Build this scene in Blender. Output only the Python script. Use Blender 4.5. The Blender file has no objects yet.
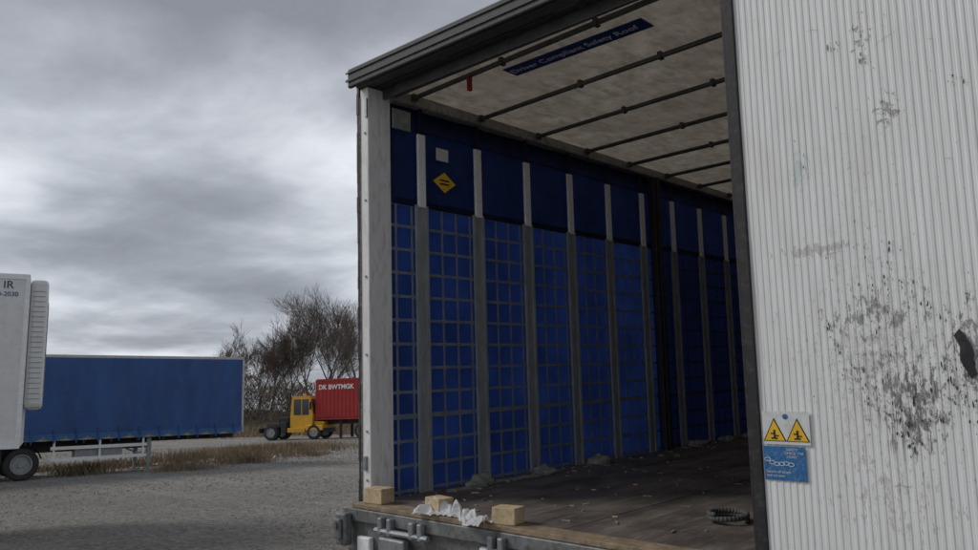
import bpy, bmesh, math, random
from mathutils import Vector, Matrix, Quaternion
from mathutils import noise as mn
random.seed(7)
S=bpy.context.scene
S.view_settings.view_transform='Standard'
try: S.view_settings.look='None'
except Exception: pass
S.view_settings.exposure=0
COL=S.collection

# ---------------------------------------------------------------- frames
UPT=Vector((-0.0332,0.0308,0.999)).normalized()
Q=UPT.rotation_difference(Vector((0,0,1))).to_matrix().to_4x4()
CT=Vector((3.9687,-3.1259,0.7828))
RT=Vector((0.72843,0.68462,-0.02616));DN=Vector((-0.10114,0.0697,-0.99243));FW=Vector((-0.67762,0.72556,0.12002))
M=Matrix(((RT.x,-DN.x,-FW.x,CT.x),(RT.y,-DN.y,-FW.y,CT.y),(RT.z,-DN.z,-FW.z,CT.z),(0,0,0,1)))
cam=bpy.data.cameras.new("camera");co=bpy.data.objects.new("camera",cam);COL.objects.link(co)
co.matrix_world=Q@M
cam.sensor_width=36;cam.lens=28.93;cam.clip_end=3000;cam.clip_start=0.05
S.camera=co
GZ=-1.25
CW=Q@CT
fw=(Q.to_3x3()@FW);fh=Vector((fw.x,fw.y,0)).normalized();rh=Vector((fh.y,-fh.x,0))
def site(X,D,z=GZ): return Vector((CW.x,CW.y,0))+rh*X+fh*D+Vector((0,0,z))
def heading(dx,dd):
    v=rh*dx+fh*dd; return math.atan2(v.y,v.x)

# ---------------------------------------------------------------- materials
def newmat(n):
    m=bpy.data.materials.new(n);m.use_nodes=True
    nt=m.node_tree;nt.nodes.clear()
    out=nt.nodes.new('ShaderNodeOutputMaterial');return m,nt,out
def L(nt,a,b): nt.links.new(a,b)
def coord(nt,scale=(1,1,1),kind='Object'):
    tc=nt.nodes.new('ShaderNodeTexCoord');mp=nt.nodes.new('ShaderNodeMapping');mp.inputs['Scale'].default_value=scale
    L(nt,tc.outputs[kind],mp.inputs[0]);return mp.outputs[0]
def noise(nt,vec,scale,detail=4,rough=.55):
    n=nt.nodes.new('ShaderNodeTexNoise');n.inputs['Scale'].default_value=scale;n.inputs['Detail'].default_value=min(detail,6);n.inputs['Roughness'].default_value=rough
    L(nt,vec,n.inputs['Vector']);return n.outputs['Fac']
def ramp(nt,fac,stops):
    r=nt.nodes.new('ShaderNodeValToRGB');e=r.color_ramp.elements
    while len(e)>1: e.remove(e[-1])
    e[0].position=stops[0][0];c=stops[0][1];e[0].color=(*c,1) if isinstance(c,tuple) else (c,c,c,1)
    for p,c in stops[1:]:
        x=e.new(p);x.color=(*c,1) if isinstance(c,tuple) else (c,c,c,1)
    L(nt,fac,r.inputs[0]);return r.outputs[0]
def mix(nt,f,a,b,blend='MIX'):
    m=nt.nodes.new('ShaderNodeMixRGB');m.blend_type=blend
    for s,v in ((0,f),(1,a),(2,b)):
        if hasattr(v,'links'): L(nt,v,m.inputs[s])
        elif isinstance(v,tuple): m.inputs[s].default_value=(*v,1)
        else: m.inputs[s].default_value=v
    return m.outputs[0]
def mth(nt,op,a,b=0.0,c=None,clamp=False):
    m=nt.nodes.new('ShaderNodeMath');m.operation=op;m.use_clamp=clamp
    for s,v in ((0,a),(1,b),(2,c)):
        if v is None: continue
        if hasattr(v,'links'): L(nt,v,m.inputs[s])
        else: m.inputs[s].default_value=v
    return m.outputs[0]
def bsdf(nt,col,rough=.6,metal=0,bump=None,bs=.3,bd=.01,spec=.5):
    b=nt.nodes.new('ShaderNodeBsdfPrincipled')
    if hasattr(col,'links'): L(nt,col,b.inputs['Base Color'])
    else: b.inputs['Base Color'].default_value=(*col,1)
    if hasattr(rough,'links'): L(nt,rough,b.inputs['Roughness'])
    else: b.inputs['Roughness'].default_value=rough
    b.inputs['Metallic'].default_value=metal
    b.inputs['Specular IOR Level'].default_value=spec
    if bump is not None:
        bp=nt.nodes.new('ShaderNodeBump');bp.inputs['Strength'].default_value=bs;bp.inputs['Distance'].default_value=bd
        L(nt,bump,bp.inputs['Height']);L(nt,bp.outputs[0],b.inputs['Normal'])
    return b
_mc={}
def simple(name,col,rough=.6,metal=0,var=.35,scale=6,dirt=None,dirtamt=.5,bs=.2,spec=.5,stretch=(1,1,1)):
    if name in _mc: return _mc[name]
    m,nt,out=newmat(name);v=coord(nt,stretch)
    n=noise(nt,v,scale,5,.65)
    lo=tuple(c*(1-var) for c in col);hi=tuple(min(1,c*(1+var*.5)) for c in col)
    c=ramp(nt,n,[(.3,lo),(.7,hi)])
    if dirt:
        n2=noise(nt,v,scale*2.7,6,.7);f=ramp(nt,n2,[(.5,0.0),(.68,dirtamt)])
        c=mix(nt,f,c,dirt)
    b=bsdf(nt,c,rough,metal,noise(nt,v,scale*12,2) if bs else None,bs,.004,spec)
    L(nt,b.outputs[0],out.inputs[0]);_mc[name]=m;return m

def sheetmat(name,col,transc,tf,var=.3,scale=3,stain=None,lo=.48,bs=.5,weave=False):
    m,nt,out=newmat(name);v=coord(nt)
    n=noise(nt,v,scale,6,.65)
    c=ramp(nt,n,[(.3,tuple(x*(1-var) for x in col)),(.7,tuple(min(1,x*(1+var*.4)) for x in col))])
    t=ramp(nt,n,[(.3,tuple(x*(1-var) for x in transc)),(.7,transc)])
    if stain:
        n2=noise(nt,coord(nt,(1,.35,1)),scale*2.2,6,.75);f=ramp(nt,n2,[(lo,0.0),(lo+.16,.65)])
        c=mix(nt,f,c,stain);t=mix(nt,f,t,tuple(x*.8 for x in stain))
        n3=noise(nt,v,1.1,4,.6);f=ramp(nt,n3,[(.42,0.0),(.62,.45)])
        c=mix(nt,f,c,stain);t=mix(nt,f,t,stain)
    b=bsdf(nt,c,.5,0,noise(nt,v,scale*3,4),bs,.02,.3)
    tr=nt.nodes.new('ShaderNodeBsdfTranslucent');L(nt,t,tr.inputs[0])
    mx=nt.nodes.new('ShaderNodeMixShader');mx.inputs[0].default_value=tf
    L(nt,b.outputs[0],mx.inputs[1]);L(nt,tr.outputs[0],mx.inputs[2]);L(nt,mx.outputs[0],out.inputs[0])
    return m

m_black=simple('black_rubber',(.018,.018,.02),.6,0,.3,10,(.10,.09,.085),.4)
m_tyre=simple('tyre',(.025,.025,.027),.85,0,.3,10,(.12,.11,.10),.5)
m_steel=simple('grey_steel',(.22,.225,.225),.5,.4,.35,9,(.08,.06,.04),.7)
m_cantrail=simple('weathered_cantrail',(.38,.37,.35),.55,.2,.35,9,(.12,.09,.06),.7)  # the rail's own grey-beige, with brown dirt patches
m_galv=simple('galvanised',(.36,.38,.39),.45,.6,.3,14,(.13,.11,.09),.5)
m_alu=simple('bright_aluminium',(.90,.91,.91),.45,.0,.12,20,(.5,.49,.46),.5)
m_dark=simple('dark_chassis',(.035,.037,.04),.6,.2,.4,6,(.10,.085,.07),.5)
m_bow=simple('bow_steel',(.085,.085,.088),.5,.3,.4,9,(.16,.13,.10),.6)
m_white=simple('white_paint',(.76,.76,.74),.45,0,.08,3,(.50,.48,.44),.35)
m_whited=simple('weathered_white',(.80,.79,.77),.55,0,.10,7,(.42,.38,.33),.6,stretch=(1.5,1.5,.35))
m_yel=simple('yellow_paint',(.75,.40,.02),.4,0,.15,3)
m_glass=simple('dark_glass',(.03,.04,.05),.08,0,.2,2,bs=0)
m_redlamp=simple('red_lamp',(.30,.015,.015),.25,0,.2,3)
m_strap=simple('strap_webbing',(.29,.305,.31),.7,0,.30,16,(.45,.45,.43),.5,stretch=(1,1,.25))
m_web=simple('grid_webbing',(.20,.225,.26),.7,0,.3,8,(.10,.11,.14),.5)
m_ink=simple('black_ink',(.015,.015,.015),.5,0,.1,3)
m_stick_y=simple('sticker_yellow',(.85,.50,.02),.4,0,.12,20)
m_stick_w=simple('sticker_white',(.70,.71,.70),.4,0,.15,20,(.4,.4,.38),.4)
m_stick_b=simple('sticker_blue',(.02,.14,.36),.4,0,.2,30,(.25,.36,.48),.5)
m_wood=simple('raw_timber',(.58,.44,.27),.8,0,.35,14,(.30,.20,.11),.6)
m_ply=simple('plywood_sill',(.30,.22,.14),.7,0,.5,9,(.10,.08,.06),.8)
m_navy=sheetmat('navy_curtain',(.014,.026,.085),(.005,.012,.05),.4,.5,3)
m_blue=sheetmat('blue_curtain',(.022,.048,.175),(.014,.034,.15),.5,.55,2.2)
m_blue2=sheetmat('blue_curtain_far',(.010,.019,.075),(.005,.011,.05),.4,.4,2.2)  # darker, less translucent blue for the single sheet past the first pillar
m_roof=sheetmat('translucent_roof',(.54,.49,.41),(.47,.415,.33),.35,.42,6,(.25,.20,.15),.46,.9)

m_floor,nt,out=newmat('trailer_floor_ply');v=coord(nt,(1,.25,1))
n=noise(nt,v,5,6,.7);c=ramp(nt,n,[(.3,(.065,.054,.046)),(.55,(.135,.113,.095)),(.75,(.23,.195,.165))])
w_=noise(nt,coord(nt,(8,.7,1)),3,6,.8)
c=mix(nt,ramp(nt,w_,[(.52,0.0),(.66,.6)]),c,(.29,.25,.215))
c=mix(nt,ramp(nt,noise(nt,coord(nt),2.3,5),[(.48,0.0),(.62,.7)]),c,(.048,.039,.033))
c=mix(nt,ramp(nt,noise(nt,coord(nt),40,4,.8),[(.62,0.0),(.70,.6)]),c,(.30,.26,.22))
b=bsdf(nt,c,ramp(nt,n,[(.3,.38),(.7,.75)]),0,w_,.3,.01);L(nt,b.outputs[0],out.inputs[0])

# ---------------------------------------------------------------- mesh helpers
def obj(name,me,mat,parent=None,loc=None,smooth=False):
    o=bpy.data.objects.new(name,me);COL.objects.link(o)
    if mat:
        for m in (mat if isinstance(mat,list) else [mat]): me.materials.append(m)
    if smooth:
        for p in me.polygons: p.use_smooth=True
    if parent: o.parent=parent
    if loc: o.location=loc
    return o
def empty(name,mw=None):
    e=bpy.data.objects.new(name,None);COL.objects.link(e);e.empty_display_size=.2
    if mw is not None: e.matrix_world=mw
    return e
class MB:
    def __init__(s): s.bm=bmesh.new()
    def box(s,x0,x1,y0,y1,z0,z1,mi=0,M=None,bev=0):
        if bev:
            t=bmesh.new();bmesh.ops.create_cube(t,size=1)
            for v in t.verts: v.co=Vector(((x0+x1)/2+v.co.x*(x1-x0),(y0+y1)/2+v.co.y*(y1-y0),(z0+z1)/2+v.co.z*(z1-z0)))
            bmesh.ops.bevel(t,geom=t.edges[:],offset=bev,segments=2,affect='EDGES',profile=.5)
            t2={}
            for v in t.verts:
                t2[v]=s.bm.verts.new(v.co if M is None else M@v.co)
            for f in t.faces:
                g=s.bm.faces.new([t2[v] for v in f.verts]);g.material_index=mi
            t.free();return
        P=[Vector(p) for p in ((x0,y0,z0),(x1,y0,z0),(x1,y1,z0),(x0,y1,z0),(x0,y0,z1),(x1,y0,z1),(x1,y1,z1),(x0,y1,z1))]
        if M is not None: P=[M@p for p in P]
        V=[s.bm.verts.new(p) for p in P]
        for f in ((0,3,2,1),(4,5,6,7),(0,1,5,4),(1,2,6,5),(2,3,7,6),(3,0,4,7)):
            g=s.bm.faces.new([V[i] for i in f]);g.material_index=mi
    def tube(s,a,b,r0,r1=None,n=8,mi=0,caps=True):
        a=Vector(a);b=Vector(b);r1=r0 if r1 is None else r1
        d=(b-a);
        if d.length<1e-6:return
        d.normalize();u=d.orthogonal().normalized();w=d.cross(u)
        A=[];B=[]
        for i in range(n):
            t=2*math.pi*i/n;k=u*math.cos(t)+w*math.sin(t)
            A.append(s.bm.verts.new(a+k*r0));B.append(s.bm.verts.new(b+k*r1))
        for i in range(n):
            g=s.bm.faces.new((A[i],A[(i+1)%n],B[(i+1)%n],B[i]));g.material_index=mi
        if caps:
            g=s.bm.faces.new(A[::-1]);g.material_index=mi;g=s.bm.faces.new(B);g.material_index=mi
    def poly(s,pts,mi=0):
        g=s.bm.faces.new([s.bm.verts.new(Vector(p)) for p in pts]);g.material_index=mi
    def prism(s,pts,axis,d,mi=0):
        a=Vector(axis)*d
        A=[s.bm.verts.new(Vector(p)) for p in pts];B=[s.bm.verts.new(Vector(p)+a) for p in pts]
        n=len(A)
        for i in range(n):
            g=s.bm.faces.new((A[i],A[(i+1)%n],B[(i+1)%n],B[i]));g.material_index=mi
        g=s.bm.faces.new(A[::-1]);g.material_index=mi;g=s.bm.faces.new(B);g.material_index=mi
    def done(s,name,mat,parent=None,smooth=False,recalc=True):
        if recalc: bmesh.ops.recalc_face_normals(s.bm,faces=s.bm.faces[:])
        me=bpy.data.meshes.new(name);s.bm.to_mesh(me);s.bm.free()
        return obj(name,me,mat,parent,smooth=smooth)
def text(name,body,size,mat,parent,Mx,extr=.001,off=0):
    cu=bpy.data.curves.new(name,'FONT');cu.body=body;cu.size=size;cu.extrude=extr;cu.offset=off
    t=bpy.data.objects.new(name+"_t",cu);COL.objects.link(t)
    bpy.context.view_layer.update()
    me=bpy.data.meshes.new_from_object(t.evaluated_get(bpy.context.evaluated_depsgraph_get()))
    bpy.data.objects.remove(t)
    me.transform(Mx);me.materials.clear()
    return obj(name,me,mat,parent)
def wheel(mb,c,r,w,axis=Vector((0,1,0)),mt=0,mr=1):
    ax=axis.normalized();u=Vector((0,0,1));v=ax.cross(u)
    prof=[(-w*.42,.001,mr),(-w*.42,r*.18,mr),(-w*.25,r*.2,mr),(-w*.25,r*.5,mr)]+[(-w/2,r*.56,mr),(-w/2,r*.62,mt),(-w*.5,r*.9,mt),(-w*.38,r,mt),(w*.38,r,mt),(w*.5,r*.9,mt),(w/2,r*.62,mt),(w/2,r*.56,mr),(w*.25,r*.5,mr),(w*.25,r*.2,mr),(w*.42,r*.18,mr),(w*.42,0.001,mr)]
    n=24;rings=[]
    for (h,rr,_) in prof:
        rings.append([mb.bm.verts.new(Vector(c)+ax*h+(u*math.cos(2*math.pi*i/n)+v*math.sin(2*math.pi*i/n))*rr) for i in range(n)])
    for j in range(len(prof)-1):
        for i in range(n):
            g=mb.bm.faces.new((rings[j][i],rings[j][(i+1)%n],rings[j+1][(i+1)%n],rings[j+1][i]));g.material_index=prof[j+1][2] if prof[j][2]==mt else prof[j][2]

# ================================================================ MAIN TRAILER
T=empty('open_curtainside_trailer',Q.copy())
LEN=13.4;ZR=2.70;W=2.5
mb=MB();
for i in range(5): mb.box(i*.5+.002,(i+1)*.5-.002,.0,LEN,-.03,-.0015*(i%2))
mb.done('floor',m_floor,T)
mb=MB();mb.box(-.1,2.6,-.02,LEN,-.16,-.032);mb.done('floor_frame',m_dark,T)
mb=MB();mb.box(-.02,2.52,-.13,-.004,-.024,.002,bev=.003);mb.done('sill_board',m_ply,T)
mb=MB();mb.box(-.1,2.6,-.14,-.022,-.10,-.026,bev=.006);mb.box(-.08,2.58,-.11,-.03,-.32,-.102)
mb.done('rear_sill',m_steel,T)
mb=MB()
for x in (-.10,2.5):
    mb.box(x,x+.1,-.20,-.142,-.24,-.05,bev=.012);mb.box(x+.02,x+.08,-.225,-.201,-.20,-.08,bev=.01)
    mb.tube((x+.05,-.24,-.12),(x+.05,-.226,-.12),.02,n=10)
mb.done('dock_buffer',m_steel,T)
mb=MB()
for x in (.28,.36,.55,.62,1.15,1.22,1.75):
    mb.box(x,x+.035,-.18,-.142,-.14,-.045,bev=.008)
mb.tube((.25,-.165,-.12),(.70,-.165,-.12),.016)
mb.tube((1.1,-.165,-.12),(1.5,-.165,-.12),.016)
mb.box(.30,.52,-.19,-.143,-.24,-.15,bev=.01)
mb.prism([(.98,-.15,-.25),(1.16,-.15,-.25),(1.07,-.15,-.13)],(0,-1,0),.008)
mb.done('ramp_hinge',m_galv,T)
mb=MB();mb.box(.60,.80,-.16,-.112,-.32,-.2,0,bev=.01);mb.box(.05,.17,-.15,-.112,-.28,-.18,1,bev=.01);mb.done('rear_lamp',[m_redlamp,m_alu],T)
mb=MB();mb.box(.1,2.4,-.05,.05,-.85,-.72,bev=.01);mb.box(.6,.7,-.04,.04,-.72,-.32);mb.box(1.8,1.9,-.04,.04,-.72,-.32);mb.done('underrun_bar',m_steel,T)
mb=MB();mb.box(.7,.85,.1,LEN,-.5,-.17);mb.box(1.65,1.8,.1,LEN,-.5,-.17)
for x in (.3,2.2): mb.box(x-.06,x+.06,10.3,10.45,-1.1,-.17)
mb.done('chassis',m_dark,T)
mb=MB()
for y in (1.8,3.1,4.4):
    for x in (.15,2.35): wheel(mb,(x,y,-.72),.5,.38,Vector((1,0,0)))
    mb.tube((.1,y,-.72),(2.4,y,-.72),.07,mi=1)
mb.done('wheels',[m_tyre,m_galv],T,smooth=False)
mb=MB()
for x0,x1 in ((-.085,0.0),(2.5,2.585)):
    mb.box(x0,x1,.0,.19,-.03,2.66,bev=.006)
mb.done('rear_post',m_whited,T)
mb=MB();zz=-.03
r=random.Random(4)
while zz<2.7:
    h=r.uniform(.03,.12);e=r.uniform(-.002,.003);mb.box(-.109+e,-.087,-.008+e,.17,zz,min(2.70,zz+h)-.0005);zz+=h
mb.done('post_seal',m_black,T)
m_rust=simple('rusty_edge',(.20,.16,.13),.8,.1,.5,18,(.45,.43,.40),.8)
mb=MB();mb.box(-.116,-.1125,.0,.17,-.03,2.68);mb.box(-.086,-.078,-.006,-.001,.0,2.6);mb.done('post_edge_trim',m_rust,T)
mb=MB()
for z in (.12,.42,.9,1.4,1.9,2.35):
    mb.tube((-.03,-.008,z),(-.03,.002,z),.008)
mb.box(-.06,-.03,-.014,.0,.18,.27,bev=.004);mb.box(-.02,.0,-.012,0,2.45,2.58,bev=.003)
mb.done('post_fittings',m_galv,T)
mb=MB();mb.box(.002,.014,.2,.36,2.42,2.56,bev=.003);mb.done('corner_gusset',m_galv,T)
mb=MB()
mb.box(-.14,2.64,-.04,.06,2.72,2.80,0,bev=.012)
mb.box(-.12,2.62,-.075,-.045,2.66,2.79,0,bev=.01)
mb.box(-.09,2.59,.065,.12,2.66,2.71,0,bev=.006)
mb.box(-.13,2.63,-.083,-.076,2.70,2.715);mb.box(-.13,2.63,-.083,-.076,2.755,2.765)
mb.done('rear_header',m_black,T)
mb=MB();mb.box(-.09,2.59,-.03,.055,2.665,2.715,bev=.006);mb.box(-.09,2.59,.125,.15,2.60,2.67,bev=.006);mb.done('header_rail',m_bow,T)
mb=MB()
for x0,x1 in ((-.06,.055),(2.445,2.56)):
    mb.box(x0,x1,.19,LEN,2.60,2.655,0,bev=.006)
for x0,x1 in ((-.09,-.062),(2.562,2.59)):
    mb.box(x0,x1,.19,LEN,2.53,2.70,0)
mb.box(-.03,.03,.19,LEN,2.657,2.685)
mb.box(2.47,2.53,.19,LEN,2.657,2.685)
mb.done('cantrail',m_cantrail,T)
bows=[.30+.665*i for i in range(20)]
bm=bmesh.new();nx=40;ny=400;g=[]
for j in range(ny+1):
    y=.0+LEN*j/ny;row=[]
    ph=abs(math.sin(math.pi*(y-.30)/.665))
    for i in range(nx+1):
        x=-.08+2.66*i/nx
        z=ZR-.004-.018*ph*math.sin(math.pi*i/nx)+.006*math.sin(x*7+y*3.1)+.004*math.sin(x*19-y*11)+.007*mn.noise(Vector((x*6,y*6,0)))+.004*mn.noise(Vector((x*16,y*12,7)))
        row.append(bm.verts.new((x,y,z)))
    g.append(row)
for j in range(ny):
    for i in range(nx): bm.faces.new((g[j][i],g[j][i+1],g[j+1][i+1],g[j+1][i]))
me=bpy.data.meshes.new('roof_sheet');bm.to_mesh(me);bm.free();obj('roof_sheet',me,m_roof,T,smooth=True)
mb=MB()
for i,y in enumerate(bows):
    mb.tube((0,y+.05,2.645),(2.5,y-.05,2.645),.017,n=8)
    for x in (.06,.9+.1*(i%2),1.62,2.4):
        yy=y+.05-.04*x;mb.box(x,x+.025,yy-.021,yy+.021,2.625,2.67)
mb.tube((0,.20,2.63),(2.5,.17,2.63),.012,n=8)
mb.done('roof_bows',m_bow,T)
mb=MB();mb.box(.84,1.84,.40,.535,2.635,2.641);mb.done('roof_label',simple('label_navy',(.01,.025,.12),.4,0,.2,10),T)
text('roof_label_text','Driver Compliant Safety Roof',.076,m_stick_w,T,Matrix.Translation((.855,.492,2.634))@Matrix.Rotation(math.pi,4,'X'),.0006)
mb=MB();mb.box(.62,.64,.30,.33,2.54,2.63);mb.done('red_tag',m_redlamp,T)
def curtain(name,x,side):
    bm=bmesh.new();ny=400;
    zs=[-.12,0,.5,1.0,1.5,1.93,2.07,2.2,2.4,2.62];rows=[];ys=[]
    for j in range(ny+1):
        y=.17+(LEN-.17)*j/ny;row=[];ys.append(y)
        for z in zs:
            d=.008*math.sin(y*2*math.pi/.56+.4)+.005*math.sin(y*23+z*3)
            if 1.95<z<2.6: d+=.012*mn.noise(Vector((y*7,z*4,0)))
            row.append(bm.verts.new((x-side*(.02+d),y,z)))
        rows.append(row)
    for j in range(ny):
        for i in range(len(zs)-1):
            f=bm.faces.new((rows[j][i],rows[j+1][i],rows[j+1][i+1],rows[j][i+1]))
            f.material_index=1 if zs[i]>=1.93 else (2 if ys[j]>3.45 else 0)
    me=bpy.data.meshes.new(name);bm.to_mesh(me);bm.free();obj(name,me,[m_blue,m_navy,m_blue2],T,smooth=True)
curtain('side_curtain',0,1);curtain('side_curtain_offside',2.5,-1)
mb=MB()
for k,z in enumerate([.02+.158*i for i in range(13)]):
    h=.016 if k in(3,12) else .0095
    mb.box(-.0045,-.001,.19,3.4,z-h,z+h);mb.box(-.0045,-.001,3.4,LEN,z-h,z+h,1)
Y1=.4408;SP=.5622
for k in range(-1,23):
    for a in (.0,.14,.28,.42):
        yy=Y1+k*SP+.07+a
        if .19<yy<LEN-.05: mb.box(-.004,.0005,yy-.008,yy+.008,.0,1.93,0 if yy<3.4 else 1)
for k in range(-1,16):
    for a in (.0,.14,.28,.42):
        yy=Y1+k*SP+.07+a
        if yy<.2: continue
        for i in range(13):
            z=.02+.158*i
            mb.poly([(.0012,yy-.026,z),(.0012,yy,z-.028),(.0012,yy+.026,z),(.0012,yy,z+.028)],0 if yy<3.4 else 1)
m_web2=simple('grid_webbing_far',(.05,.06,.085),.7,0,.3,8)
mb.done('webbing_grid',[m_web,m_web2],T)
mb=MB();mb.box(.000,.004,.19,LEN,1.905,1.95);mb.box(.0,.006,.19,LEN,2.44,2.452);mb.done('curtain_seam',m_navy,T)
mb=MB()
for k in range(23):
    y=Y1+k*SP
    if y>LEN-.2: break
    mb.box(.012,.022,y-.055,y+.055,.0,1.915)
    mb.box(.0221,.03,y-.055,y-.03,.0,1.914);mb.box(.0221,.03,y+.03,y+.055,.0,1.914)
mb.done('load_strap',m_strap,T)
mb=MB()
for k in range(23):
    y=Y1+k*SP
    if y>LEN-.2: break
    mb.box(.014,.034,y-.034,y+.034,1.9,2.4155,bev=.004)
mb.done('strap_slat',m_alu,T)
mb=MB()
for k in range(23):
    y=Y1+k*SP
    if y>LEN-.2: break
    mb.box(.013,.02,y-.02,y+.02,2.42,2.60)
mb.done('strap_hanger',m_navy,T)
mb=MB()
for y in (Y1+5.42*SP,Y1+12*SP):
    mb.box(-.012,.06,y-.06,y+.06,.0,2.6,bev=.006);mb.box(.061,.075,y-.02,y+.02,0.0,2.6)
mb.done('centre_pillar',m_dark,T)
mb=MB();mb.box(0,2.5,LEN,LEN+.05,-.05,2.7);mb.done('bulkhead',m_dark,T)
mb=MB()
def wallrect(y0,y1,z0,z1,x=.0135): mb.poly([(x,y0,z0),(x,y1,z0),(x,y1,z1),(x,y0,z1)])
wallrect(.60,.72,2.27,2.36,.006);mb.done('curtain_label',m_stick_w,T)
mb=MB();cy,cz=.675,2.115;mb.poly([(.009,cy-.11,cz),(.009,cy,cz-.075),(.009,cy+.11,cz),(.009,cy,cz+.075)]);mb.done('diamond_label',m_stick_y,T)
mb=MB()
for dz in (-.018,.008): mb.box(.0095,.010,cy-.045,cy+.045,cz+dz,cz+dz+.012)
mb.done('diamond_label_print',m_ink,T)
def lump(name,c,s,mat,parent,seed):
    bm=bmesh.new();bmesh.ops.create_icosphere(bm,subdivisions=3,radius=1)
    for v in bm.verts:
        d=v.co.normalized();k=1+.18*math.sin(d.x*5+seed)+.15*math.sin(d.y*7+seed*2)+.12*math.sin(d.z*9+d.x*6)+.25*mn.noise(d*2.5+Vector((seed,0,0)))
        v.co=Vector((d.x*s[0]*k,d.y*s[1]*k,max(-.1*s[2],d.z*s[2]*k)))+Vector(c)
    me=bpy.data.meshes.new(name);bm.to_mesh(me);bm.free();return obj(name,me,mat,parent,smooth=True)
m_rag=simple('grey_rag',(.27,.265,.24),.9,0,.5,20)
for i,(y,s,h) in enumerate(((.86,.12,.055),(1.55,.10,.045),(2.28,.12,.06),(3.9,.13,.05),(4.5,.09,.04),(5.0,.1,.04))):
    lump('folded_strap_end.%03d'%i if i else 'folded_strap_end',(.12,y,.008),(.075,s,h),m_rag,T,i+2)
mb=MB();r=random.Random(5)
for i in range(260):
    x=r.uniform(.1,2.4) if i%2 else abs(r.gauss(0,.18))+.06;y=r.uniform(.1,7);a=r.uniform(0,3.14);l=r.uniform(.004,.03)
    Mx=Matrix.Translation((x,y,.003))@Matrix.Rotation(a,4,'Z');mb.box(-l,l,-.004,.004,-.002,.004,r.choice((0,1,1)),Mx)
mb.done('floor_debris',[m_wood,m_rag],T)
mb=MB();pts=[(.16+.02*math.sin(t*.9),.5+.11*t,.006+.004*math.sin(t*3)) for t in range(12)]
for a,b_ in zip(pts,pts[1:]): mb.tube(a,b_,.012,n=5)
mb.done('webbing_tail',m_rag,T)

# rear door
DX0,DX1=2.515,3.78
md,nt,out=newmat('door_white');tc=nt.nodes.new('ShaderNodeTexCoord');ov=tc.outputs['Object']
sp=nt.nodes.new('ShaderNodeSeparateXYZ');L(nt,ov,sp.inputs[0])
def mapped(sc):
    mp=nt.nodes.new('ShaderNodeMapping');mp.inputs['Scale'].default_value=sc;L(nt,ov,mp.inputs[0]);return mp.outputs[0]
st=noise(nt,mapped((14,1,1.1)),1.6,6,.7)
st2=noise(nt,mapped((60,1,1.3)),1.6,5,.7)
big=noise(nt,ov,2.2,4,.6)
c=ramp(nt,st,[(.25,(.69,.69,.67)),(.5,(.79,.795,.785)),(.7,(.84,.845,.84))])
c=mix(nt,ramp(nt,st2,[(.40,.38),(.52,0.0)]),c,(.56,.555,.535))
c=mix(nt,ramp(nt,big,[(.52,0.0),(.72,.32)]),c,(.62,.605,.57))
fine=noise(nt,ov,38,6,.8)
med=noise(nt,mapped((2.2,1,.8)),17,6,.8)
def blob(cx,cz,rx,rz,thr,amt,col,tex=None):
    global c
    dx=mth(nt,'DIVIDE',mth(nt,'SUBTRACT',sp.outputs[0],cx),rx);dz=mth(nt,'DIVIDE',mth(nt,'SUBTRACT',sp.outputs[2],cz),rz)
    d=mth(nt,'SQRT',mth(nt,'ADD',mth(nt,'MULTIPLY',dx,dx),mth(nt,'MULTIPLY',dz,dz)))
    k=mth(nt,'SUBTRACT',1.0,d,None,True)
    v=mth(nt,'ADD',mth(nt,'MULTIPLY',k,.16),tex or med)
    f=ramp(nt,v,[(thr,0.0),(thr+.03,amt)])
    f2=mth(nt,'MULTIPLY',f,mth(nt,'MULTIPLY',k,7.0,None,True))
    c=mix(nt,f2,c,col)
blob(3.04,.80,.40,.50,.61,.42,(.42,.41,.395))
blob(3.14,.66,.22,.22,.615,.75,(.15,.145,.14))
blob(3.0,.95,.26,.10,.61,.7,(.20,.19,.185))
blob(3.13,.58,.08,.24,.60,.8,(.20,.19,.18))
blob(3.05,.74,.50,.6,.69,.7,(.25,.24,.23),fine)
blob(3.32,.80,.10,.26,.60,.8,(.18,.165,.15))
blob(2.84,1.22,.26,.03,.58,.6,(.38,.37,.35))
blob(3.12,1.72,.07,.12,.62,.8,(.26,.24,.22),fine)
blob(3.05,2.02,.05,.12,.62,.8,(.22,.21,.20),fine)
blob(2.78,1.55,.05,.10,.57,.45,(.36,.50,.50))
blob(3.0,.3,.45,.35,.66,.6,(.42,.40,.37))
blob(3.0,1.4,.7,1.4,.735,.55,(.40,.38,.35),fine)
b=bsdf(nt,c,.45,0,fine,.12,.003);L(nt,b.outputs[0],out.inputs[0])
D=empty('rear_door');D.parent=T
bm=bmesh.new();n=int((DX1-DX0)/.0275);ncol=n*6;zs=[-.12+i*(2.87/20) for i in range(21)];prev=None
for i in range(ncol+1):
    x=DX0+.03+(DX1-DX0-.06)*i/ncol
    ph=(i%6)/6
    y=-.002 if ph<.34 else -.0036
    if ph in (0,): y=-.0014
    col=[bm.verts.new((x,y+.0018*math.sin(x*9+z*4)+.0034*mn.noise(Vector((x*3,z*2,0))),z)) for z in zs]
    if prev:
        for a in range(len(zs)-1): bm.faces.new((prev[a],col[a],col[a+1],prev[a+1]))
    prev=col
me=bpy.data.meshes.new('door_panel');bm.to_mesh(me);bm.free();obj('door_panel',me,md,D)
mb=MB();mb.box(DX0+.03,DX1-.03,.005,.035,-.12,2.75);mb.done('door_core',m_white,D)
mb=MB();mb.box(DX1-.029,DX1,-.01,.038,-.14,2.77,bev=.004);mb.box(DX0+.031,DX1-.03,-.008,.038,2.752,2.775);mb.box(DX0+.031,DX1-.03,-.008,.038,-.145,-.122);mb.done('door_frame',m_galv,D)
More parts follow.
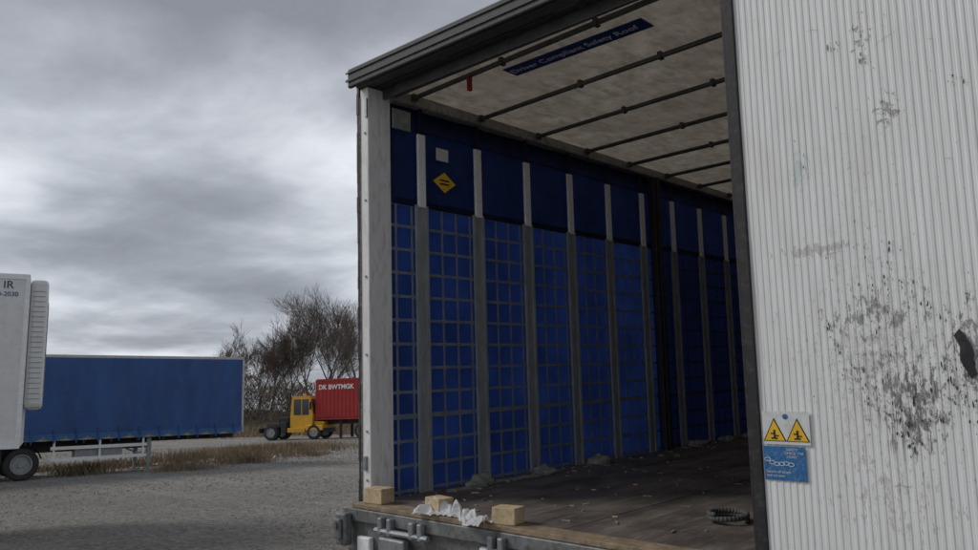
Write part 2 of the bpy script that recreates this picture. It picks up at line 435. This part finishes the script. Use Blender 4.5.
mb=MB();mb.box(DX0-.012,DX0+.029,-.014,.045,-.14,2.775,bev=.004);mb.box(DX0-.03,DX0-.013,-.004,.03,-.14,2.775,bev=.003);mb.done('door_seal',m_black,D)
mb=MB()
for z in (.2,.95,1.7,2.45):
    mb.box(2.50,2.514,.046,.11,z,z+.12,bev=.003)
mb.done('door_hinge',m_galv,D)
r=random.Random(12)
mb=MB()
def dpos(px,py): return 3.10+(px-905)*.0036,.74-(py-370)*.0037
def chip(x,z,s,el,mi):
    n=r.randint(5,8);a0=r.uniform(0,6)
    pts=[]
    for i in range(n):
        a=a0+2*math.pi*i/n;k=s*r.uniform(.35,1.2)
        pts.append((x+k*math.cos(a)*.6,-.0088,z+k*math.sin(a)*el))
    mb.poly(pts,mi)
paths=[([(835,318),(848,345),(862,375),(880,405),(905,432)],90,5,.004),([(862,288),(895,285),(930,298),(950,322)],60,6,.0035),([(905,395),(906,445)],44,6,.005),([(878,398),(925,408),(965,395)],80,9,.004),([(940,395),(965,350)],44,8,.004),([(880,262),(905,275),(925,262)],18,7,.0035),([(795,250),(845,248),(930,238)],20,3,.0025),([(870,330),(900,345)],24,14,.003),([(862,30),(858,24)],8,4,.004),([(885,45),(897,52)],10,3,.005),([(970,95),(978,85)],8,4,.005),([(905,245),(908,250)],4,3,.005),([(815,120),(822,160)],8,5,.003)]
for pth,nn,jit,sz in paths:
    for i in range(nn):
        t=r.random()*(len(pth)-1);k=int(t);f=t-k
        px=pth[k][0]*(1-f)+pth[k+1][0]*f+r.gauss(0,jit);py=pth[k][1]*(1-f)+pth[k+1][1]*f+r.gauss(0,jit)
        x,z=dpos(px,py);chip(x,z,sz*r.uniform(.3,1.7),r.uniform(.8,2.6),0 if r.random()<.55 else 1)
for i in range(130):
    x,z=dpos(r.gauss(900,50),r.gauss(365,65));chip(x,z,r.uniform(.001,.0032),r.uniform(.8,3),1 if r.random()<.5 else 0)
for i in range(160):
    chip(r.uniform(2.56,3.7),r.uniform(0,2.6),r.uniform(.0008,.0025),r.uniform(.8,4),1)
for i in range(34):
    x,z=dpos(r.gauss(905,24),r.uniform(370,440));l=r.uniform(.02,.12)
    mb.poly([(x,-.0087,z),(x+.0025,-.0087,z),(x+.0012,-.0087,z-l)],r.choice((0,1)))
for i in range(22):
    x=r.uniform(2.6,3.6);z=r.uniform(.2,2.3);a=r.gauss(.1,.5);l=r.uniform(.03,.16);dx_,dz_=math.cos(a)*l,math.sin(a)*l;w2=.0009
    mb.poly([(x,-.0089,z),(x+dx_*.5,-.0089,z+dz_*.5+.004-w2),(x+dx_,-.0089,z+dz_),(x+dx_*.5,-.0089,z+dz_*.5+.004+w2)],1)
mb.done('paint_chips',[simple('bare_scuff',(.04,.038,.036),.7,0,.4,30),simple('grey_scuff',(.30,.29,.275),.7,0,.4,30)],D)
mb=MB()
mb.prism([(3.270,-.010,.86),(3.288,-.010,.883),(3.30,-.010,.868),(3.314,-.010,.84),(3.327,-.010,.80),(3.322,-.010,.76),(3.332,-.010,.725),(3.312,-.010,.71),(3.300,-.010,.735),(3.282,-.010,.775),(3.286,-.010,.82)],(0,-1,0),.0015)
mb.done('torn_rubber_pad',m_black,D)
YS=-.0095
def rect(x0,x1,z0,z1,y,mat,name):
    mb=MB();mb.box(x0,x1,y,y+.0009,z0,z1);return mb.done(name,mat,D)
rect(2.555,2.745,.458,.588,YS,m_stick_w,'warning_sticker')
for i,cx in enumerate((2.603,2.696)):
    mb=MB();
    def tri(s,y,mi): mb.prism([(cx-s,y,.470+(.048-s)*.45),(cx+s,y,.470+(.048-s)*.45),(cx,y,.470+(.048-s)*.45+s*1.95)],(0,1,0),.0008,mi)
    tri(.047,YS-.0012,0);tri(.041,YS-.0024,1)
    mb.box(cx-.014,cx+.012,YS-.0036,YS-.0026,.479,.485,0);mb.box(cx-.004,cx+.004,YS-.0036,YS-.0026,.4855,.515,0)
    mb.box(cx+.0045,cx+.017,YS-.0036,YS-.0026,.490,.495,0);mb.box(cx-.016,cx-.0045,YS-.0036,YS-.0026,.498,.503,0)
    mb.done('warning_triangle_%d'%i,[m_ink,m_stick_y],D)
mb=MB();mb.tube((2.650,YS-.0004,.568),(2.650,YS-.0014,.568),.011,n=16);mb.done('sticker_dot',m_stick_b,D)
rect(2.552,2.722,.318,.450,YS,m_stick_b,'load_restraint_sticker')
mb=MB()
for i in range(6):
    a=(2.567+i*.019,.398-.008*math.sin(i)-.005*i)
    for k in range(8):
        t0=2*math.pi*k/8;t1=2*math.pi*(k+1)/8
        mb.tube((a[0]+.012*math.cos(t0),YS-.001,a[1]+.007*math.sin(t0)),(a[0]+.012*math.cos(t1),YS-.001,a[1]+.007*math.sin(t1)),.0016,n=4)
mb.done('sticker_chain',m_stick_w,D)
Rx=Matrix.Rotation(math.pi/2,4,'X')
text('sticker_text','  SAFETY\nCHECK THE\n  LOAD',.014,m_stick_w,D,Matrix.Translation((2.638,YS-.0012,.434))@Rx,.0003)
text('sticker_text_b','Secure all straps\nand curtains',.015,m_stick_w,D,Matrix.Translation((2.56,YS-.0012,.346))@Rx,.0003)

def block(name,x,y,rz,s=(.075,.055,.045)):
    mb=MB();mb.box(-s[0],s[0],-s[1],s[1],0,2*s[2],bev=.004);o=mb.done(name,m_wood,None)
    for v in o.data.vertices: v.co+=Vector((mn.noise(v.co*30),mn.noise(v.co*30+Vector((5,0,0))),0))*.004
    o.matrix_world=Q@Matrix.Translation((x,y,.003))@Matrix.Rotation(rz,4,'Z');return o
block('timber_block',.12,-.03,.1);block('timber_block.001',.67,-.05,-.15,(.07,.05,.042));block('timber_block.002',1.19,-.055,.2,(.07,.05,.042))
mw_,nt,out=newmat('plastic_wrap');b=bsdf(nt,(.85,.85,.84),.25,0,noise(nt,coord(nt),30,5,.7),.8,.02)
tr=nt.nodes.new('ShaderNodeBsdfTranslucent');tr.inputs[0].default_value=(.8,.8,.8,1);mx=nt.nodes.new('ShaderNodeMixShader');mx.inputs[0].default_value=.3
L(nt,b.outputs[0],mx.inputs[1]);L(nt,tr.outputs[0],mx.inputs[2]);L(nt,mx.outputs[0],out.inputs[0])
bm=bmesh.new();g=[]
nx,ny=90,30
for j in range(ny+1):
    row=[]
    for i in range(nx+1):
        u=i/nx;v=j/ny
        x=.58+.56*u;y=-.12+.045*math.sin(u*5)+(.10+.06*math.sin(u*9))*(v-.5)
        z=.006+.065*abs(mn.noise(Vector((u*7,v*2.5,1))))**.8*2*math.sin(math.pi*v)+.018*abs(mn.noise(Vector((u*20,v*7,4))))
        row.append(bm.verts.new((x,y+.035*mn.noise(Vector((u*10,v*3,9))),z)))
    g.append(row)
for j in range(ny):
    for i in range(nx): bm.faces.new((g[j][i],g[j][i+1],g[j+1][i+1],g[j+1][i]))
me=bpy.data.meshes.new('plastic_wrap');bm.to_mesh(me);bm.free();o=obj('plastic_wrap',me,mw_,None,smooth=True);o.matrix_world=Q.copy()
mb=MB();pts=[(2.06+.09*math.cos(t),.62+.10*math.sin(t),.014+.003*t) for t in [i*.2 for i in range(55)]]
for a,b_ in zip(pts,pts[1:]): mb.tube(a,b_,.013,n=6)
o=mb.done('coiled_strap',simple('dark_rag',(.09,.088,.08),.9,0,.4,20),None,smooth=True);o.matrix_world=Q.copy()

# ================================================================ GROUND
mg,nt,out=newmat('gravel_ground');v=coord(nt)
n1=noise(nt,v,.12,5,.6);n2=noise(nt,v,1.3,6,.7);n3=noise(nt,v,11,6,.85)
vo=nt.nodes.new('ShaderNodeTexVoronoi');vo.inputs['Scale'].default_value=18;L(nt,v,vo.inputs['Vector'])
c=ramp(nt,n3,[(.38,(.09,.081,.068)),(.5,(.275,.255,.225)),(.62,(.50,.475,.43))])
c=mix(nt,.45,c,ramp(nt,vo.outputs['Color'],[(.2,(.09,.083,.070)),(.7,(.36,.34,.30)),(.95,(.66,.635,.59))]))
c=mix(nt,ramp(nt,n1,[(.42,.0),(.62,.40)]),c,(.19,.17,.14))
c=mix(nt,ramp(nt,n2,[(.5,.0),(.68,.3)]),c,(.39,.37,.33))
mpw=nt.nodes.new('ShaderNodeMapping');mpw.inputs['Rotation'].default_value=(0,0,math.radians(-25));mpw.inputs['Scale'].default_value=(.06,.8,1);L(nt,v,mpw.inputs[0])
tr_=noise(nt,mpw.outputs[0],1.0,4,.6)
c=mix(nt,ramp(nt,tr_,[(.5,0.0),(.60,.4)]),c,(.41,.39,.355))
b=bsdf(nt,c,ramp(nt,n1,[(.3,.65),(.6,.9)]),0,mth(nt,'ADD',n3,vo.outputs['Distance']),1.0,.05,.35);L(nt,b.outputs[0],out.inputs[0])
bm=bmesh.new()
cen=Vector((CW.x,CW.y,0));rad=[0,1.5,3,5,7,9,11,13,16,19,22,26,30,35,40,46,53,62,75,95,130,200,400,900,1600];na=120;prev=None
for R_ in rad:
    ring=[]
    for a in range(na):
        t=2*math.pi*a/na;p=cen+Vector((math.cos(t),math.sin(t),0))*R_
        z=GZ+(.03*mn.noise(Vector((p.x*.2,p.y*.2,0))) if 6<R_<60 else 0)
        ring.append(bm.verts.new((p.x,p.y,z)) if R_>0 else None)
    if R_==0: c0=bm.verts.new((cen.x,cen.y,GZ))
    elif prev is None or prev[0] is None:
        for a in range(na): bm.faces.new((c0,ring[a],ring[(a+1)%na]))
    else:
        for a in range(na): bm.faces.new((prev[a],ring[a],ring[(a+1)%na],prev[(a+1)%na]))
    prev=ring
me=bpy.data.meshes.new('ground');bm.to_mesh(me);bm.free();obj('ground',me,mg,smooth=True)
m_stone=simple('stone',(.34,.32,.29),.9,0,.65,9,bs=0)
mb=MB();r=random.Random(21)
for i in range(12000):
    D_=7+38*r.random()**.8;X=r.uniform(-.72*D_,-.05*D_);s=r.uniform(.006,.022)*(1+.6*(D_>25))
    p=site(X,D_,GZ+.0)
    Mx=Matrix.Translation(p+Vector((0,0,s*.15)))@Matrix.Rotation(r.uniform(0,6),4,'Z')@Matrix.Rotation(r.uniform(0,1),4,'X')
    mb.box(-s,s,-s*.7,s*.7,-s*.5,s*.5,0,Mx)
mb.done('loose_gravel',m_stone,recalc=False)

m_grass=simple('dry_grass',(.29,.22,.14),.9,0,.6,.8,bs=0)
def grass(name,n,fn,hmin,hmax,w,seed,mat):
    r=random.Random(seed);bm=bmesh.new()
    for i in range(n):
        X,D_=fn(r);p=site(X,D_);h=r.uniform(hmin,hmax);a=r.uniform(0,6.28);d=Vector((math.cos(a),math.sin(a),0));ln=Vector((r.gauss(0,.35),r.gauss(0,.35),1))*h
        q=d*w;V=[bm.verts.new(p-q),bm.verts.new(p+q),bm.verts.new(p+ln*.6+q*.6),bm.verts.new(p+ln+Vector((0,0,-.05*h)))]
        bm.faces.new(V)
    me=bpy.data.meshes.new(name);bm.to_mesh(me);bm.free();return obj(name,me,mat)
def f1(r):
    t=r.gauss(.5,.28);return (-13.0+5.0*t+r.gauss(0,.3),33+5*t+r.gauss(0,1.8))
grass('dry_grass_patch',10000,f1,.05,.55,.014,1,m_grass)
def f2(r):
    t=r.random();X=-19+12*t
    return (X,26.5+8*t+r.gauss(0,.8)+.8*math.sin(X*2))
grass('dry_grass_strip',6500,f2,.05,.35,.012,2,m_grass)
def f3(r): return (r.uniform(-62,10),r.gauss(66,3))
grass('verge_grass',26000,f3,.3,1.1,.03,3,m_grass)
def f5(r):
    k=r.choice([(-10.5,27),(-9.2,30),(-13.5,26.4),(-5.6,44)]);return (k[0]+r.gauss(0,.5),k[1]+r.gauss(0,.5))
grass('weeds',2500,f5,.1,.5,.012,6,m_grass)
mb=MB();r=random.Random(31)
for i in range(220):
    t=r.random();p=site(-12.8+5.5*t+r.gauss(0,.4),30.5+5*t+r.gauss(0,.8));s=r.uniform(.03,.12)
    Mx=Matrix.Translation(p+Vector((0,0,s*.3)))@Matrix.Rotation(r.uniform(0,6),4,'Z')@Matrix.Rotation(r.uniform(0,1),4,'X')
    mb.box(-s,s,-s*.6,s*.6,-s*.45,s*.45,0,Mx,bev=s*.15)
mb.done('rubble',simple('pale_rubble',(.48,.46,.43),.9,0,.3,3),recalc=False)

# ================================================================ TREES
m_bark=simple('bark',(.14,.12,.10),.9,0,.4,2,bs=0)
m_twig=simple('twigs',(.20,.16,.135),.9,0,.4,.6,bs=0)
def tree(name,X,D_,h,seed,spread=.45,minr=.011):
    r=random.Random(seed);mb=MB();base=site(X,D_)
    def br(p,d,l,rad,lev):
        q=p;dd=d.copy();ns=3 if lev<2 else 2
        for s in range(ns):
            dd=(dd+Vector((r.gauss(0,.09),r.gauss(0,.09),r.gauss(.05,.06)))).normalized()
            q2=q+dd*(l/ns);ra=rad*(1-.5*s/ns);rb=rad*(1-.5*(s+1)/ns)
            mb.tube(q,q2,max(ra,minr),max(rb,minr*.7),n=5 if lev<2 else 3,caps=False,mi=0 if lev<2 else 1)
            if lev<5 and (s>0 or lev>0):
                for _ in range(3 if lev==3 else 2):
                    a=r.uniform(0,6.28);sd=dd.orthogonal().normalized();sd=Quaternion(dd,a)@sd
                    nd=(dd*r.uniform(.7,1.1)+sd*r.uniform(spread*.7,spread*1.5)+Vector((0,0,.15))).normalized()
                    br(q2,nd,l*r.uniform(.54,.76),rb*.6,lev+1)
            q=q2
    br(base-Vector((0,0,.1)),Vector((r.gauss(0,.05),r.gauss(0,.05),1)).normalized(),h*.46,h*.018,0)
    return mb.done(name,[m_bark,m_twig],recalc=False)
for k,(X,D_,h,sd) in enumerate(((-15.2,74,11.8,1),(-17.4,76,10.0,12),(-19.6,75,9.6,3),(-21.6,77,9.0,4),(-23.6,78,8.6,8),(-12.6,73,11.6,2),(-25.6,77,8.2,15),(-16.4,78,10.4,16))):
    tree('bare_tree' if k==0 else 'bare_tree.%03d'%k,X,D_,h,sd)
m_hedge=simple('hedge_twigs',(.15,.12,.085),.95,0,.5,.5,bs=0)
r=random.Random(9);bm=bmesh.new()
for i in range(38000):
    X=r.uniform(-50,2);D_=r.gauss(71,1.6)
    top=2.6+1.3*mn.noise(Vector((X*.25,0,3)))+.9*mn.noise(Vector((X*.9,0,8)))
    if -28<X<-16: top+=1.5
    z=r.random()**.8*top;p=site(X,D_,GZ+z)
    a=r.uniform(0,6.28);l=r.uniform(.2,.8);d=Vector((math.cos(a)*.5,math.sin(a)*.5,r.uniform(.3,1))).normalized()*l;w=d.orthogonal().normalized()*r.uniform(.012,.04)
    bm.faces.new([bm.verts.new(p-w),bm.verts.new(p+w),bm.verts.new(p+d)])
me=bpy.data.meshes.new('hedge');bm.to_mesh(me);bm.free();obj('hedge',me,m_hedge)
bm=bmesh.new();pr=None
m_bank=simple('earth_bank',(.10,.085,.06),.95,0,.5,.4)
for i in range(90):
    X=-90+i*1.3
    row=[bm.verts.new(site(X,D_,GZ+z*(1+.3*mn.noise(Vector((X*.2,D_,0)))))) for D_,z in ((67,-.05),(69,.7),(72,1.7),(76,1.9),(84,-.1))]
    if pr:
        for j in range(4): bm.faces.new((pr[j],row[j],row[j+1],pr[j+1]))
    pr=row
me=bpy.data.meshes.new('bank');bm.to_mesh(me);bm.free();obj('bank',me,m_bank,smooth=True)

# ================================================================ PARKED VEHICLES
def place(e,X,D_,dx,dd,s=1):
    p=site(X,D_);e.matrix_world=Matrix.Translation(p)@Matrix.Rotation(heading(dx,dd),4,'Z')@Matrix.Scale(s,4)
m_cblue=simple('parked_curtain_blue',(.020,.078,.25),.5,0,.3,1.2,(.055,.11,.24),.4,stretch=(1,1,.5))
m_cblue2=simple('curtain_hem_blue',(.035,.13,.32),.5,0,.2,3)
E=empty('parked_curtainside_trailer');Lb=13.6
mb=MB();mb.box(-Lb,0,0.06,2.44,3.73,3.78);mb.box(-Lb,0,-.02,.05,3.70,3.80,bev=.01);mb.box(-Lb,0,2.45,2.52,3.70,3.80);mb.box(-Lb,0,.02,2.48,1.14,1.25)
mb.box(-.06,.02,.065,2.43,1.26,3.72);mb.box(-.05,.02,-.03,.06,1.15,3.695,bev=.01)
mb.done('body_frame',simple('dull_frame',(.50,.50,.49),.5,.2,.25,5,(.3,.28,.25),.5),E)
bm=bmesh.new();pr=None;nn=700
for i in range(nn+1):
    x=-Lb+.05+(Lb-.11)*i/nn;row=[]
    for z in (1.26,1.5,2.2,2.9,3.4,3.71):
        row.append(bm.verts.new((x,-.03-.016*math.sin(x*2*math.pi/.62)*(1 if z<3.6 else .2)-.035*mn.noise(Vector((x*1.1,z*1.0,0))),z)))
    if pr:
        for j in range(5): bm.faces.new((pr[j],row[j],row[j+1],pr[j+1]))
    pr=row
me=bpy.data.meshes.new('curtain');bm.to_mesh(me);bm.free();obj('curtain',me,m_cblue,E,smooth=True)
mb=MB()
for i in range(22):
    x=-.35-i*.62
    mb.box(x-.02,x+.02,-.085,-.07,1.06,1.5,1);mb.box(x-.035,x+.035,-.10,-.086,1.24,1.34,1)
    mb.prism([(x-.28,-.078,1.24),(x+.02,-.078,1.13),(x+.3,-.078,1.24),(x+.3,-.078,1.28),(x-.28,-.078,1.28)],(0,1,0),.006,0)
mb.box(-Lb,-.05,-.076,-.064,1.285,1.34,0);mb.done('curtain_hem',[m_cblue2,m_cblue],E)
mb=MB();mb.box(-Lb,-2.9,.7,.82,.78,1.13);mb.box(-Lb,-2.9,1.68,1.8,.78,1.13);mb.box(-2.9,-.1,.7,.82,.98,1.13);mb.box(-2.9,-.1,1.68,1.8,.98,1.13)
for i in range(16): mb.box(-Lb+.5+i*.8,-Lb+.56+i*.8,.05,2.45,1.03,1.13)
AX=(-6.75,-8.05,-9.35)
for x in AX: mb.tube((x,.2,.48),(x,2.3,.48),.07)
mb.box(-10,-6.3,.83,1.67,.55,.8)
mb.done('chassis',m_dark,E)
mb=MB()
for x in AX:
    for y in (.2,2.3): wheel(mb,(x,y,.48),.48,.36)
mb.done('wheels',[m_tyre,m_galv],E)
mb=MB()
for x in AX:
    for i in range(10):
        t0=math.pi*(.08+.84*i/10);t1=math.pi*(.08+.84*(i+1)/10)
        a=(x+.56*math.cos(t0),.48+.56*math.sin(t0));b_=(x+.56*math.cos(t1),.48+.56*math.sin(t1))
        mb.poly([(a[0],0,a[1]),(b_[0],0,b_[1]),(b_[0],.4,b_[1]),(a[0],.4,a[1])])
mb.done('mudguards',m_black,E)
mb=MB()
for z in (.52,.86): mb.box(-6.0,-3.2,-.01,.02,z,z+.10)
for x in (-5.9,-4.6,-3.3): mb.box(x-.03,x+.03,.022,.06,.5,1.12)
mb.done('side_guard',m_white,E)
mb=MB()
for y in (.35,2.1):
    mb.box(-3.12,-2.98,y-.06,y+.06,.3,1.1);mb.box(-3.09,-3.01,y-.04,y+.04,.05,.3);mb.box(-3.2,-2.9,y-.12,y+.12,0,.05)
mb.tube((-3.05,.35,.6),(-3.05,2.1,.6),.03);mb.tube((-3.05,.35,.45),(-4.0,.7,.95),.025)
mb.box(-5.3,-3.9,.15,.6,.55,.95,bev=.02)
mb.done('landing_legs',m_galv,E)
place(E,-8.88,28.3,.79,.61)

F=empty('parked_reefer_trailer')
mb=MB();mb.box(-13.3,0,0,2.5,1.38,4.06,bev=.03)
mb.done('box_body',m_white,F)
mb=MB();mb.box(-13.3,.0,-.012,-.001,1.38,1.50);mb.box(-13.3,.0,-.012,-.001,3.97,4.04);mb.box(-.06,.008,-.015,-.002,1.5,3.97)
for i in range(10): mb.box(-.9-i*1.2,-.89-i*1.2,-.004,-.001,1.52,3.95)
mb.done('edge_trim',m_alu,F)
mb=MB()
mb.box(.004,.26,.12,2.38,1.98,4.0,0,bev=.07)
for i in range(14): mb.box(.262,.272,.5,2.0,2.2+i*.11,2.25+i*.11,1)
mb.done('fridge_unit',[m_white,m_galv],F)
mb=MB();
for i in range(22): mb.box(.05,.22,.113,.1195,2.12+i*.08,2.13+i*.08)
mb.done('fridge_louvres',m_galv,F)
mb=MB();mb.box(-12.8,-.3,.7,.85,1.05,1.375);mb.box(-12.8,-.3,1.65,1.8,1.05,1.375)
for x in (-11.5,-10.2,-8.9): mb.tube((x,.2,.5),(x,2.3,.5),.07)
mb.done('chassis',m_dark,F)
mb=MB()
for x in (-11.5,-10.2,-8.9):
    for y in (.2,2.3): wheel(mb,(x,y,.5),.5,.36)
mb.done('wheels',[m_tyre,m_galv],F)
mb=MB()
for y in (.35,2.1): mb.box(-2.9,-2.76,y-.06,y+.06,.05,1.2);mb.box(-3,-2.66,y-.12,y+.12,0,.05)
mb.done('landing_legs',m_galv,F)
Rs=Matrix.Rotation(math.pi/2,4,'X')
text('fleet_number','IR',.17,simple('text_blue',(.03,.06,.2),.5),F,Matrix.Translation((-.36,-.006,3.82))@Rs,.001)
text('fleet_digits','30-2030',.10,simple('text_blue',(.03,.06,.2),.5),F,Matrix.Translation((-.48,-.006,3.70))@Rs,.001)
place(F,-7.18,12.12,.87,.49)

m_red=simple('container_red',(.42,.022,.022),.5,0,.2,1.2,(.25,.03,.02),.4)
G=empty('shipping_container')
bm=bmesh.new();
def corr(bm,x0,x1,y,z0,z1,amp):
    n=int((x1-x0)/.07);pr=None
    for i in range(n+1):
        x=x0+(x1-x0)*i/n;o_=[0,0,1,1][i%4]*amp;row=[bm.verts.new((x,y+o_,z0)),bm.verts.new((x,y+o_,z1))]
        if pr: bm.faces.new((pr[0],row[0],row[1],pr[1]))
        pr=row
corr(bm,.1,5.96,.0,1.4,3.78,.04);corr(bm,.1,5.96,2.4,1.4,3.78,-.04)
me=bpy.data.meshes.new('side_walls');bm.to_mesh(me);bm.free();obj('side_walls',me,m_red,G)
mb=MB()
for x in (0,5.96):
    for y in (-.01,2.3): mb.box(x,x+.1,y,y+.11,1.25,3.86,bev=.01)
for z in (1.25,3.78):
    mb.box(.1,5.96,-.008,.07,z,z+.12);mb.box(.1,5.96,2.33,2.41,z,z+.12)
mb.box(.02,.08,.1,2.3,1.3,3.8);mb.box(5.98,6.04,.1,2.3,1.3,3.8);mb.box(.05,6.0,.05,2.35,3.80,3.83);mb.box(.05,6,.05,2.35,1.27,1.3)
mb.done('frame',m_red,G)
text('container_lettering','DK BWTMGK',.42,simple('bright_lettering',(.85,.85,.84),.4,0,.05,3),G,Matrix.Translation((.24,-.02,3.22))@Rs,.004,.012)
mb=MB();mb.box(-.2,6.3,.7,.85,.95,1.245);mb.box(-.2,6.3,1.5,1.65,.95,1.245)
mb.box(1.6,1.75,.3,.42,.05,1.2);mb.box(1.6,1.75,1.95,2.07,.05,1.2);mb.box(1.5,1.85,.2,.5,0,.05)
mb.box(0,.12,.05,2.3,1.0,1.24);mb.box(5.9,6.02,.05,2.3,1.0,1.24)
mb.done('chassis',m_dark,G)
mb=MB()
for x in (3.3,4.5,5.7):
    for y in (.2,2.1): wheel(mb,(x,y,.5),.5,.36)
mb.done('wheels',[m_tyre,m_galv],G)
place(G,-11.7,52.5,.96,-.28)

H=empty('yard_tractor')
mb=MB()
mb.prism([(.0,.35,.75),(1.55,.35,.75),(1.62,.35,1.65),(1.42,.35,2.92),(.12,.35,2.92),(.0,.35,1.6)],(0,1,0),1.5,0)
mb.box(1.2,2.45,.12,2.3,.6,.98,0,bev=.05);mb.box(1.63,2.35,.6,2.0,.99,1.2,0,bev=.04)
mb.box(-.1,1.15,.12,.34,.5,.8,0,bev=.02)
mb.done('cab_body',m_yel,H)
mb=MB();mb.box(.25,.78,.335,.349,1.65,2.7);mb.box(.86,1.34,.335,.349,1.65,2.7)
mb.prism([(1.615,.5,1.72),(1.615,1.7,1.72),(1.47,1.7,2.72),(1.47,.5,2.72)],(1,0,0),.012)
mb.box(-.01,-.002,.5,1.7,1.7,2.7)
mb.done('windows',m_glass,H)
mb=MB();mb.box(-2.2,2.35,.75,.95,.55,.85);mb.box(-2.2,2.35,1.45,1.65,.55,.85);mb.box(-1.9,-.9,.6,1.8,.95,1.1,bev=.03);mb.box(-2.25,-2.15,.2,2.2,.5,.8)
mb.box(-.6,-.2,.15,.7,.5,1.2,bev=.04);mb.box(2.455,2.52,.2,2.2,.45,.75);mb.tube((-.1,.5,.9),(-.1,.5,3.1),.06);mb.box(-.9,-.15,.4,.9,.86,1.5,bev=.03)
mb.done('chassis',m_dark,H)
mb=MB()
for x,ys in ((1.8,(.25,2.15)),(-1.3,(.2,.5,1.9,2.2))):
    for y in ys: wheel(mb,(x,y,.5),.5,.28)
mb.done('wheels',[m_tyre,m_galv],H)
mb=MB();mb.tube((.75,1.1,2.93),(.75,1.1,3.12),.08,n=10);mb.done('beacon',simple('amber',(.8,.3,.02),.3),H)
mb=MB();mb.box(1.5,1.56,.1,.3,2.0,2.5,bev=.02);mb.tube((1.5,.36,2.55),(1.53,.2,2.5),.02);mb.done('mirror',m_black,H)
place(H,-13.45,52.3,.97,-.2,.97)

# ================================================================ WORLD & SUN
SUN_DIR=Vector((-.62,-.42,.62)).normalized()
el=math.asin(SUN_DIR.z);rot=math.atan2(SUN_DIR.x,SUN_DIR.y)
w=bpy.data.worlds.new("World");S.world=w;w.use_nodes=True;nt=w.node_tree;nt.nodes.clear()
out=nt.nodes.new('ShaderNodeOutputWorld');bg=nt.nodes.new('ShaderNodeBackground');bg.inputs[1].default_value=.11
sky=nt.nodes.new('ShaderNodeTexSky');sky.sky_type='NISHITA';sky.sun_disc=False;sky.sun_elevation=el;sky.sun_rotation=rot
tc=nt.nodes.new('ShaderNodeTexCoord');sp=nt.nodes.new('ShaderNodeSeparateXYZ');L(nt,tc.outputs['Generated'],sp.inputs[0])
zz=mth(nt,'ADD',mth(nt,'MAXIMUM',sp.outputs[2],0.0),.15)
cb=nt.nodes.new('ShaderNodeCombineXYZ');L(nt,mth(nt,'DIVIDE',sp.outputs[0],zz),cb.inputs[0]);L(nt,mth(nt,'DIVIDE',sp.outputs[1],zz),cb.inputs[1]);cb.inputs[2].default_value=3.3
def wn(s,d,ro,di=0):
    n=nt.nodes.new('ShaderNodeTexNoise');n.inputs['Scale'].default_value=s;n.inputs['Detail'].default_value=d;n.inputs['Roughness'].default_value=ro;n.inputs['Distortion'].default_value=di;L(nt,cb.outputs[0],n.inputs[0]);return n.outputs[0]
a_=wn(1.3,6,.52,.2);b_=wn(.42,2,.4)
f=mth(nt,'ADD',mth(nt,'MULTIPLY',a_,.6),mth(nt,'MULTIPLY',b_,.4))
hz=ramp(nt,sp.outputs[2],[(0.0,.02),(.10,.02),(.22,.065),(.36,.015),(1.0,.01)])
f=mth(nt,'ADD',f,hz)
cl=ramp(nt,f,[(.40,(.24,.255,.29)),(.47,(.32,.34,.385)),(.53,(.45,.475,.525)),(.58,(.60,.63,.68)),(.65,(.80,.82,.87))])
sc=nt.nodes.new('ShaderNodeVectorMath');sc.operation='SCALE';sc.inputs[3].default_value=10;L(nt,cl,sc.inputs[0])
mxs=mix(nt,.95,sky.outputs[0],sc.outputs[0])
L(nt,mxs,bg.inputs[0]);L(nt,bg.outputs[0],out.inputs[0])
sl=bpy.data.lights.new('sun','SUN');sl.energy=1.5;sl.angle=math.radians(16);sl.color=(1,.97,.92);so=bpy.data.objects.new('sun',sl);COL.objects.link(so)
so.rotation_euler=(-SUN_DIR).to_track_quat('-Z','Y').to_euler()
